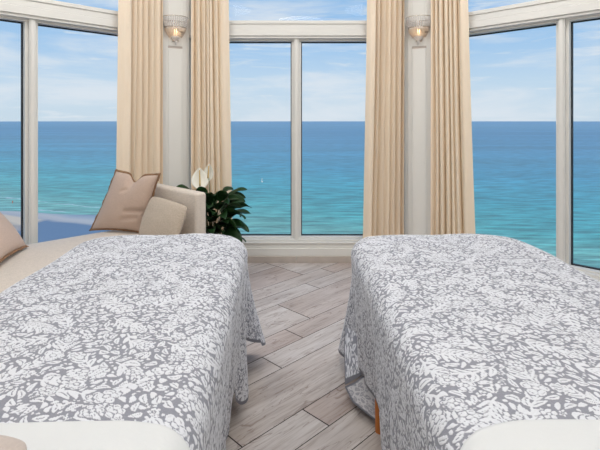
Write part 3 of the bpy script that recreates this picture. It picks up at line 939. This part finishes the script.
patch('turned_hem', [[(.345, 2.48, .13), (.375, 2.40, .125), (.395, 2.31, .12)], [(.290, 2.475, .092), (.325, 2.38, .085), (.385, 2.27, .07)], [(.238, 2.455, .083), (.268, 2.36, .058), (.365, 2.235, .045)]], rb, 'pale reverse side of the blanket turned up at the hem', True)

# white sheets folded over the head ends
def sheet(root, hw, yf, yn, side_in, label, dropi=.30):
    r = .085; hx = hw-r
    offn = .009
    nu, nv = 220, 60
    tot_in = hx+dropi+r; 
    P = np.zeros((nu, nv, 3))
    for i in range(nu):
        u = -tot_in+2*tot_in*i/(nu-1)
        au = abs(u); sg = 1 if u > 0 else -1
        fy = yf-.085*max(0, (au-(hx-.10))/.24)**1.7 if au > hx-.10 else yf
        fy -= .004*math.sin(u*8)
        for j in range(nv):
            y = yn+(fy-yn)*j/(nv-1)
            if au <= hx: x, z, nx_, nz_ = au, TOP, 0, 1
            else:
                d = au-hx; th = min(d, r*math.pi/2)/r
                x = hx+r*math.sin(th); z = TOP-r*(1-math.cos(th)); dp = max(0, d-r*math.pi/2)
                x += -.05*dp+.012*math.sin(y*16)*dp/.3; z -= dp; nx_, nz_ = math.sin(th), math.cos(th)
            e = offn if j < nv-3 else offn-.003*(j-nv+4)
            e += .002*math.sin(u*13+y*9)
            P[i, j] = ((x+nx_*(e))*sg, y, z+nz_*e)
    o = grid_obj('folded_sheet', P, M['sheet'])
    o.location = root.location; o.rotation_euler = root.rotation_euler
    md = o.modifiers.new('thickness', 'SOLIDIFY'); md.thickness = .006; md.offset = 0
    tag(o, label, 'sheet', 'white sheets at the bed heads')
sheet(bl, HWL, 1.045-1.8-.01, -1.06, 1, 'white folded sheet across the bed beside the sofa, bottom left')
sheet(br, HWR, 1.05-1.8, -1.06, -1, 'white folded sheet across the right bed, bottom right')

# ------------------------------------------------------------------ pillows
def pillow(name, c4, T, mat, label, cat, flange=None, pinch=.05, dent=0, group=None, dentside=0, creases=(), rnd_c=0, n=56, flip=1):
    """c4: BL, BR, TR, TL corner points (world)"""
    BL, BR, TR, TL = [Vector(c) for c in c4]
    ctr = (BL+BR+TR+TL)/4
    nrm = ((BR-BL).cross(TL-BL)).normalized()
    def outline(u, v):
        # u,v in [-1,1]; pinch the middles of the sides, dent in the top edge
        pu = u*(1-pinch*(1-v*v)); pv = v*(1-pinch*(1-u*u))
        if rnd_c:
            k = (abs(u)*abs(v))**3; pu *= 1-rnd_c*k; pv *= 1-rnd_c*k
        if dent: pv -= dent*math.exp(-((u-.05)/.22)**2)*max(0, (v+.2)/1.2)**2
        if dentside: pu -= dentside*math.exp(-((v+.35)/.16)**2)*max(0, u)**3
        a, b = (pu+1)/2, (pv+1)/2
        return BL*(1-a)*(1-b)+BR*a*(1-b)+TR*a*b+TL*(1-a)*b
    root = None
    bm = bmesh.new()
    fv, bv = {}, {}
    for i in range(n+1):
        for j in range(n+1):
            u = math.sin(math.pi/2*(2*i/n-1)); v = math.sin(math.pi/2*(2*j/n-1))
            p = outline(u, v)
            h = T*(max(0, (1-u*u)*(1-v*v)))**.42
            if dent: h *= 1-.30*math.exp(-((u-.05)/.20)**2)*max(0, v)**1.5
            for (cu, cv, du, dv, wd, dp) in creases:
                # crease: line through (cu,cv) direction (du,dv)
                L_ = math.hypot(du, dv); ex, ey = du/L_, dv/L_
                al = (u-cu)*ex+(v-cv)*ey; ac = -(u-cu)*ey+(v-cv)*ex
                if 0 < al < L_: h -= dp*math.exp(-(ac/wd)**2)*math.sin(math.pi*al/L_)**.5
            h += .003*mnoise.noise(Vector((u*3, v*3, ctr.x*5)))*(1-max(abs(u), abs(v))**4)
            h = max(h, 0)
            edge = i in (0, n) or j in (0, n)
            a = bm.verts.new(p-ctr+nrm*h); fv[i, j] = a
            bv[i, j] = a if edge else bm.verts.new(p-ctr-nrm*h)
    for i in range(n):
        for j in range(n):
            bm.faces.new((fv[i, j], fv[i+1, j], fv[i+1, j+1], fv[i, j+1]))
            f = (bv[i, j], bv[i, j+1], bv[i+1, j+1], bv[i+1, j])
            try: bm.faces.new(f)
            except ValueError: pass
    o = link(name, bm, mat, None, True)
    o.location = ctr
    tag(o, label, cat, group)
    if flange:
        w = flange
        bm = bmesh.new(); m_ = 40; ring = []
        for s in range(4):
            for k in range(m_):
                t = -1+2*k/m_
                ring.append([(t, -1), (1, t), (-t, 1), (-1, -t)][s])
        vs = []
        sw = (BR-BL).length/2; sh = (TL-BL).length/2
        for idx, (u, v) in enumerate(ring):
            p0 = outline(u*.985, v*.985)
            ku, kv = (1+w/sw if abs(u) > .999 else 1+w/sw*abs(u)), (1+w/sh if abs(v) > .999 else 1+w/sh*abs(v))
            p1 = outline(u*ku, v*kv)
            p1 += nrm*(.006*math.sin(idx*.55)+.004*math.sin(idx*1.3))
            vs.append([bm.verts.new(q-ctr) for q in (p0+nrm*.003, p1+nrm*.002, p1-nrm*.002, p0-nrm*.003)])
        N_ = len(vs)
        for k in range(N_):
            A, B = vs[k], vs[(k+1) % N_]
            for q in range(4): bm.faces.new((A[q], B[q], B[(q+1) % 4], A[(q+1) % 4]))
        link('flange', bm, M['flange'], o, True)
        o.children[0]['label'] = 'brown frayed edge band'
    return o

A_ = Vector((-S2, -S2, 0)); B_ = Vector((S2, -S2, 0)); C0 = Vector((LC.x, LC.y, 0))
def sp(a, b, z): return C0+A_*a+B_*b+Vector((0, 0, z))

# sofa (daybed) along the left window
sofa = empty('daybed_sofa', tuple(sp(1.2, .65, 0)), R(225)); tag(sofa, 'long beige linen daybed sofa below the left window', 'sofa')
# local: +x = A_ (away from the corner), +y = rot90 -> (sin..): x axis (cos225, sin225)=A_, y axis=(-sin225, cos225)=(.707,-.707)=B_
def sloc(a0, a1, b0, b1): return (a0-1.2, a1-1.2, b0-.65, b1-.65)
def cushion_box(name, a0, a1, b0, b1, z0, z1, rad, puff=0, mat=None):
    x0, x1, y0, y1 = sloc(a0, a1, b0, b1)
    bm = bmesh.new(); box(bm, x0, x1, y0, y1, z0, z1, bevel=rad, seg=5)
    if puff:
        bmesh.ops.subdivide_edges(bm, edges=[e for e in bm.edges if e.calc_length() > .2], cuts=10, use_grid_fill=True)
        for v in bm.verts:
            if v.co.z > (z0+z1)/2:
                u = (v.co.x-x0)/(x1-x0)*2-1; w = (v.co.y-y0)/(y1-y0)*2-1
                v.co.z += puff*(max(0, 1-u**4)*max(0, 1-w**4))
    o = link(name, bm, mat or M['sofa'], sofa, True)
    return o
cushion_box('base', .40, 2.22, .17, 1.22, .10, .30, .03)
cushion_box('seat_cushion', .46, 2.08, .155, 1.25, .30, .475, .045, .018)
cushion_box('backrest', .35, .46, .17, 1.20, .12, .905, .028, 0)
cushion_box('armrest', 2.08, 2.24, .16, 1.20, .12, .74, .04, 0)
for a in (.46, 2.14):
    for b in (.2, 1.12):
        x0, x1, y0, y1 = sloc(a-.025, a+.025, b-.025, b+.025)
        bm = bmesh.new(); box(bm, x0, x1, y0, y1, .001, .105, bevel=.004); link('leg', bm, M['legwood'], sofa)

def q3(x, y, z): return Vector((x, y, z))
pillow('throw_pillow', [q3(-1.915, 4.235, .508), q3(-1.404, 4.15, .500), q3(-1.25, 4.06, 1.022), q3(-1.705, 4.27, 1.033)], .085, M['pillow'],
       'large blush linen pillow with brown edge, pointed corners, leaning by the backrest', 'pillow', flange=.020, pinch=.06, dent=.26, group='blush pillows with brown flange edges',
       dentside=.10, creases=((.15, -.30, .85, .05, .06, .035), (-.30, .35, .28, .22, .05, .012), (.05, -.62, .7, .12, .07, .022)))
pillow('throw_pillow', [q3(-2.05, 3.10, .545), q3(-2.17, 3.64, .515), q3(-2.56, 3.72, .875), q3(-2.46, 3.14, .885)], .085, M['pillow'],
       'blush linen pillow cut off by the left edge of the photo, leaning on the sofa', 'pillow', flange=.020, pinch=.05, dent=.08, group='blush pillows with brown flange edges')
pillow('lumbar_pillow', [sp(.70, .66, .495), sp(.68, 1.22, .495), sp(.555, 1.25, .82), sp(.555, .64, .84)], .065, M['lumbar'],
       'small plain beige linen cushion against the sofa backrest', 'cushion', pinch=.0, rnd_c=.07)

# rounded cushion on the head end of the left bed
pillow('head_cushion', [q3(-1.02, .73, .868), q3(-.52, .71, .868), q3(-.50, .895, .882), q3(-1.00, .905, .882)], .045, M['facecush'],
       'pale beige cushion corner on the white sheet, bottom left corner', 'cushion', pinch=.0, rnd_c=.12, n=40)

# ------------------------------------------------------------------ peace lily
def leaf_mesh(L_, W_, base, az, tilt, curl, stem_len, roll=0):
    """one leaf: petiole from pot + blade; returns bm (local to plant)"""
    bm = bmesh.new()
    dirh = Vector((math.cos(az), math.sin(az), 0)); up = Vector((0, 0, 1)); side = Vector((-math.sin(az), math.cos(az), 0))
    # petiole
    pts = []; p = Vector(base); el = R(82); n = 10
    el_end = tilt
    for k in range(n+1):
        pts.append(p.copy()); e = el+(el_end-el)*(k/n)**2
        p = p+(dirh*math.cos(e)+up*math.sin(e))*stem_len/n
    tube(bm, pts, lambda t: .0045-.0015*t, 6)
    p = pts[-1]; nseg = 14; e = el_end
    rows = []
    cp = p.copy()
    for k in range(nseg+1):
        t = k/nseg
        w = W_*.5*(math.sin(math.pi*min(1, t**.72))**.85)*(1-.12*t)
        if k in (0, nseg): w = .0012
        nrm = (-dirh*math.sin(e)+up*math.cos(e))
        sd = (side*math.cos(roll)+nrm*math.sin(roll))
        nn = (nrm*math.cos(roll)-side*math.sin(roll))
        wav = .008*math.sin(t*9+az*3)
        rows.append([bm.verts.new(cp+sd*w*q+nn*(abs(q)*w*.32+wav*q*(abs(q)))) for q in (-1, -.66, -.33, 0, .33, .66, 1)])
        cp = cp+(dirh*math.cos(e)+up*math.sin(e))*L_/nseg
        e -= curl/nseg
    for a, b in zip(rows, rows[1:]):
        for q in range(6): bm.faces.new((a[q], a[q+1], b[q+1], b[q]))
    return bm

PX, PY = -.855, 4.40
plant = empty('peace_lily', (PX, PY, 0)); tag(plant, 'dark green peace lily with white blooms in a pot behind the sofa backrest', 'plant')
bm = bmesh.new(); lathe(bm, [(0, 0), (.10, 0), (.105, .01), (.14, .27), (.145, .29), (.132, .29), (.125, .26), (0, .255)], 40)
link('pot', bm, M['pot'], plant, True)
bm = bmesh.new(); lathe(bm, [(0, .262), (.08, .266), (.122, .258)], 24); link('soil', bm, M['soil'], plant, True)
lr = random.Random(21)
spec = []
# (azimuth deg, stem length, stem end elevation, blade length, width, curl)
spec += [(-5, .36, 48, .30, .115, 75), (-25, .42, 55, .30, .11, 80), (15, .30, 38, .29, .11, 60), (-50, .40, 62, .28, .11, 85),
         (-15, .24, 30, .32, .125, 75), (-40, .27, 36, .30, .12, 85), (5, .46, 62, .27, .10, 70), (40, .40, 60, .24, .09, 70),
         (-75, .38, 66, .26, .10, 85), (-100, .36, 68, .24, .10, 75), (175, .50, 62, .22, .075, 100), (150, .42, 66, .20, .08, 70),
         (-30, .18, 20, .31, .13, 70), (-8, .16, 14, .28, .12, 60), (-60, .22, 40, .28, .11, 80), (-35, .48, 72, .24, .09, 75),
         (90, .38, 70, .20, .08, 60), (-85, .47, 74, .22, .085, 80), (-20, .32, 45, .28, .11, 90), (-55, .33, 50, .27, .11, 90), (25, .20, 28, .26, .11, 60),
         (-70, .15, 35, .26, .11, 70), (-45, .13, 25, .25, .11, 60)]
spec = [(az, sl*1.06, el, bl_*.84, bw*1.35, cu) for az, sl, el, bl_, bw, cu in spec]
for _k in range(16):
    az = lr.uniform(-95, 15); spec.append((az, lr.uniform(.16, .46), lr.uniform(35, 75), lr.uniform(.18, .25), lr.uniform(.11, .15), lr.uniform(60, 110)))
for az, sl, el in ((-95, .44, 74), (-70, .48, 70), (-120, .40, 76), (-50, .50, 66), (-80, .36, 66), (200, .54, 66), (-105, .50, 78), (-30, .46, 60)):
    spec.append((az, sl, el, .21, .12, 80))
for (az, sl, el, bl_, bw, cu) in spec:
    b0 = (.05*math.cos(R(az)), .05*math.sin(R(az)), .26)
    bm = leaf_mesh(bl_, bw, b0, R(az+lr.uniform(-4, 4)), R(el), R(cu), sl, R(lr.choice([-1, 1])*lr.uniform(10, 55)))
    o = link('leaf', bm, M['leaf'], plant, True, world=True)
    md = o.modifiers.new('t', 'SOLIDIFY'); md.thickness = .0008
def bloom(az, sl, tgt, size, face):
    """stem up to tgt (local), spathe facing 'face' direction"""
    bm = bmesh.new()
    p0 = Vector((.02*math.cos(az), .02*math.sin(az), .26)); p1 = Vector(tgt)
    pts = [p0.lerp(p1, k/10)+Vector((math.cos(az), math.sin(az), 0))*.02*math.sin(math.pi*k/10) for k in range(11)]
    tube(bm, pts, .0035, 6); 
    fl = link('flower', bm, M['stem'], plant, True)
    f = Vector(face).normalized(); side = f.cross(Vector((0, 0, 1))).normalized(); up = side.cross(f)
    bm = bmesh.new(); rows = []
    nseg = 14
    for k in range(nseg+1):
        t = k/nseg; w = size*.48*math.sin(math.pi*min(1, t**.7))**.8 if 0 < k < nseg else .001
        c = p1+up*(size*1.25*(t-.15))+f*(-.02*math.sin(t*2.5)+.03*t*t)
        rows.append([bm.verts.new(c+side*w*q+f*(q*q*w*.5)) for q in (-1, -.6, -.2, .2, .6, 1)])
    for a, b in zip(rows, rows[1:]):
        for q in range(5): bm.faces.new((a[q], a[q+1], b[q+1], b[q]))
    s = link('spathe', bm, M['spathe'], fl, True, world=True); md = s.modifiers.new('t', 'SOLIDIFY'); md.thickness = .0012
    bm = bmesh.new(); tube(bm, [p1+up*(size*.9*t/6)+f*(.014+.01*t/6) for t in range(7)], lambda t: .0075*(1-.35*t), 10)
    link('spadix', bm, M['spadix'], fl, True)
bloom(R(-120), 0, (-.09, -.06, .885), .165, (.35, -1, .35))
bloom(R(-60), 0, (-.01, -.03, .955), .13, (-.5, -1, .2))

# ------------------------------------------------------------------ outside
SEA = -43.5
bm = bmesh.new()
vs = [bm.verts.new(v) for v in ((-30000, 0, 0), (30000, 0, 0), (30000, 60000, 0), (-30000, 60000, 0))]; bm.faces.new(vs)
# clip at shoreline is handled by the beach mesh lying a little higher and sloping under the water
o = link('sea', bm, M['sea'], world=True); o.location = (0, 0, SEA); tag(o, kind='structure')
# beach: sloping strip, wavy edge
nu, nv = 160, 30
P = np.zeros((nu, nv, 3))
for i in range(nu):
    X = -420+ (420+150)*i/(nu-1)
    for j in range(nv):
        t = j/(nv-1)                       # 0 inland, 1 under water
        dist = -170+ (172)*t**.6           # distance from shoreline
        wob = 5*math.sin(X*.05)+2.5*math.sin(X*.13+1)+8*mnoise.noise(Vector((X*.015, 2, 0)))
        bx_ = X; Yy = 172-.45*bx_
        # retreat of the sand to the right of the view
        ret = max(0, (X+95))*.55
        dn = dist+wob-ret
        P[i, j] = (bx_+dn*.41, Yy+dn*.912-3, .0+ (max(0, -dist)*.02 if j < nv-1 else -.3)+ (.02))
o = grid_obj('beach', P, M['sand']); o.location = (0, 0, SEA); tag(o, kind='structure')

# tower below the room (visible shade on the beach is painted into the sand)
bm = bmesh.new(); poly_prism(bm, [(-3.2+.0, -9), (9, -9), (9, 1.0), (3.2, 4.4), (1.25, 5.04), (-1.33, 5.04), (-3.2, 2.9)], SEA, -.26)
tag(link('wall_tower', bm, M['wall']), kind='structure')

# marker buoy with flag pole far out on the water
def seapt(px, py):
    h = py-121; Y = 460*(1.5-SEA)/h; return Vector(((px-300)/460*Y, Y, SEA))
b = seapt(262, 182)
buoy = empty('sea_buoy', tuple(b)); tag(buoy, 'small white marker buoy floating far out in the middle window', 'buoy')
bm = bmesh.new(); lathe(bm, [(0, -.2), (.5, -.15), (.62, .15), (.5, .5), (.2, .8), (0, .85)], 20); link('float', bm, M['frame'], buoy, True)
bm = bmesh.new(); lathe(bm, [(0, .8), (.14, .82), (.12, 1.9), (.32, 1.95), (.32, 2.5), (0, 2.6)], 16); link('beacon', bm, M['frame'], buoy, True)

# people on the shore, standing
skin = simple('skin', srgb(170, 120, 95), .6, .3, vary=.05); suit = simple('red_swimwear', srgb(190, 60, 50), .7, .2, vary=.05)
def person(loc, rz, label):
    me = bpy.data.meshes.new('person'); 
    J = [((0, 0, .92), .15), ((0, 0, 1.12), .13), ((0, 0, 1.36), .155), ((0, 0, 1.5), .06), ((0, .01, 1.64), .10), ((0, .01, 1.72), .08),
         ((.19, 0, 1.42), .06), ((.27, .02, 1.15), .045), ((.25, .10, .90), .035), ((.26, .13, .80), .03),
         ((-.19, 0, 1.42), .06), ((-.27, .02, 1.15), .045), ((-.25, .10, .90), .035), ((-.26, .13, .80), .03),
         ((.10, 0, .82), .09), ((.12, .02, .46), .06), ((.12, 0, .09), .04), ((.12, .14, .04), .035),
         ((-.10, 0, .82), .09), ((-.14, .08, .46), .06), ((-.15, .02, .09), .04), ((-.15, .16, .04), .035)]
    E = [(0, 1), (1, 2), (2, 3), (3, 4), (4, 5), (2, 6), (6, 7), (7, 8), (8, 9), (2, 10), (10, 11), (11, 12), (12, 13), (0, 14), (14, 15), (15, 16), (16, 17), (0, 18), (18, 19), (19, 20), (20, 21)]
    me.from_pydata([j[0] for j in J], E, []); me.update()
    o = bpy.data.objects.new('person', me); COL.objects.link(o)
    md = o.modifiers.new('skin', 'SKIN')
    sv = me.skin_vertices[0].data if me.skin_vertices else None
    if sv is None:
        bpy.context.view_layer.objects.active = o
    if me.skin_vertices:
        for k, (_, r_) in enumerate(J): me.skin_vertices[0].data[k].radius = (r_, r_)
        me.skin_vertices[0].data[0].use_root = True
    sb = o.modifiers.new('sub', 'SUBSURF'); sb.levels = 1; sb.render_levels = 1
    me.materials.append(skin)
    o.location = loc; o.rotation_euler = (0, 0, rz)
    tag(o, label, 'person', 'bathers at the shore')
    # swim shorts
    bm = bmesh.new()
    lathe(bm, [(.165, 1.02), (.19, .92), (.20, .78), (.18, .62), (.15, .62), (.16, .80), (.15, .95)], 20)
    bmesh.ops.transform(bm, matrix=Matrix.Diagonal((1.05, .8, 1, 1)), verts=bm.verts)
    link('shorts', bm, suit, o, True)
    return o
p1 = seapt(12.5, 204); person((p1.x, p1.y, SEA+.15), R(20), 'bather in red shorts standing at the foam line, left window')

# ------------------------------------------------------------------ world + lights
w = bpy.data.worlds.new('sky'); sc.world = w; w.use_nodes = True
nt = w.node_tree; N = nt.nodes; L = nt.links; N.clear()
wo = N.new('ShaderNodeOutputWorld'); bg = N.new('ShaderNodeBackground')
tc = N.new('ShaderNodeTexCoord'); sx = N.new('ShaderNodeSeparateXYZ'); L.new(tc.outputs['Generated'], sx.inputs[0])
gr = N.new('ShaderNodeValToRGB'); e = gr.color_ramp.elements
e[0].position = 0; e[0].color = srgb(206, 222, 236); e[1].position = 1; e[1].color = srgb(88, 140, 210)
for ps, c in ((.03, (206, 223, 238)), (.08, (196, 219, 240)), (.15, (170, 205, 240)), (.25, (148, 192, 237)), (.5, (128, 174, 228))):
    q = e.new(ps); q.color = srgb(*c)
L.new(sx.outputs[2], gr.inputs[0])
def cloud(scale, lo, hi, off, dist=.4, detail=7):
    # project direction onto a high layer so clouds flatten towards the horizon
    mp = N.new('ShaderNodeMapping'); mp.inputs['Scale'].default_value = scale; mp.inputs['Location'].default_value = off
    L.new(tc.outputs['Generated'], mp.inputs[0])
    n = N.new('ShaderNodeTexNoise'); n.inputs['Scale'].default_value = 1; n.inputs['Detail'].default_value = detail
    n.inputs['Roughness'].default_value = .58; n.inputs['Distortion'].default_value = dist
    L.new(mp.outputs[0], n.inputs['Vector'])
    r = N.new('ShaderNodeMapRange'); r.inputs[1].default_value = lo; r.inputs[2].default_value = hi; r.interpolation_type = 'SMOOTHSTEP'
    L.new(n.outputs['Fac'], r.inputs[0]); return r.outputs[0]
c1 = cloud((3.2, 3.2, 20), .42, .68, (1.3, .2, .4))
c2 = cloud((8, 8, 70), .50, .74, (4.2, 2, 1.1))
ad = N.new('ShaderNodeMath'); ad.operation = 'MAXIMUM'; L.new(c1, ad.inputs[0]); L.new(c2, ad.inputs[1])
ml = N.new('ShaderNodeMath'); ml.operation = 'MULTIPLY'; ml.inputs[1].default_value = .85; L.new(ad.outputs[0], ml.inputs[0])
mx = N.new('ShaderNodeMix'); mx.data_type = 'RGBA'; mx.inputs[7].default_value = srgb(228, 234, 243)
L.new(ml.outputs[0], mx.inputs[0]); L.new(gr.outputs[0], mx.inputs[6])
L.new(mx.outputs[2], bg.inputs[0]); bg.inputs[1].default_value = 1.0
L.new(bg.outputs[0], wo.inputs[0])

def lamp(name, typ, loc, rot, energy, size=None, col=(1, 1, 1)):
    d = bpy.data.lights.new(name, typ); d.energy = energy; d.color = col
    if typ == 'AREA': d.shape = 'DISK'; d.size = size
    o = bpy.data.objects.new(name, d); COL.objects.link(o); o.location = loc; o.rotation_euler = rot; return o
sun = lamp('sun', 'SUN', (0, 0, 50), (0, 0, 0), 3.0, col=(1, .95, .88)); sun.data.angle = R(.6)
sd = Vector((-.44, .90, -.27)).normalized(); sun.rotation_euler = sd.to_track_quat('-Z', 'Y').to_euler()
CL = (1.0, .988, .973)
for (x, y, pw) in ((-1.6, 3.0, 27), (1.5, 3.0, 27), (0, 3.3, 24), (-1.6, .2, 18), (1.5, .2, 18), (0, -.9, 38)):
    lamp('fill_lamp', 'AREA', (x, y, CEIL-.03), (0, 0, 0), pw, 1.1, CL)  # unseen fill lamps, added under the ceiling to brighten the room

# ------------------------------------------------------------------ camera
cd = bpy.data.cameras.new('camera'); cam = bpy.data.objects.new('camera', cd); COL.objects.link(cam)
cam.location = (0, 0, 1.5); cam.rotation_euler = (R(90), 0, 0)
cd.sensor_width = 36; cd.lens = 27.6; cd.shift_y = -(225-121)/600; cd.clip_end = 100000; cd.clip_start = .02
sc.camera = cam
sc.view_settings.view_transform = 'Standard'; sc.view_settings.look = 'None'
sc.view_settings.gamma = 1; sc.view_settings.use_curve_mapping = False; sc.view_settings.exposure = 0.0
sc.cycles.max_bounces = 8; sc.cycles.diffuse_bounces = 5; sc.cycles.transparent_max_bounces = 12
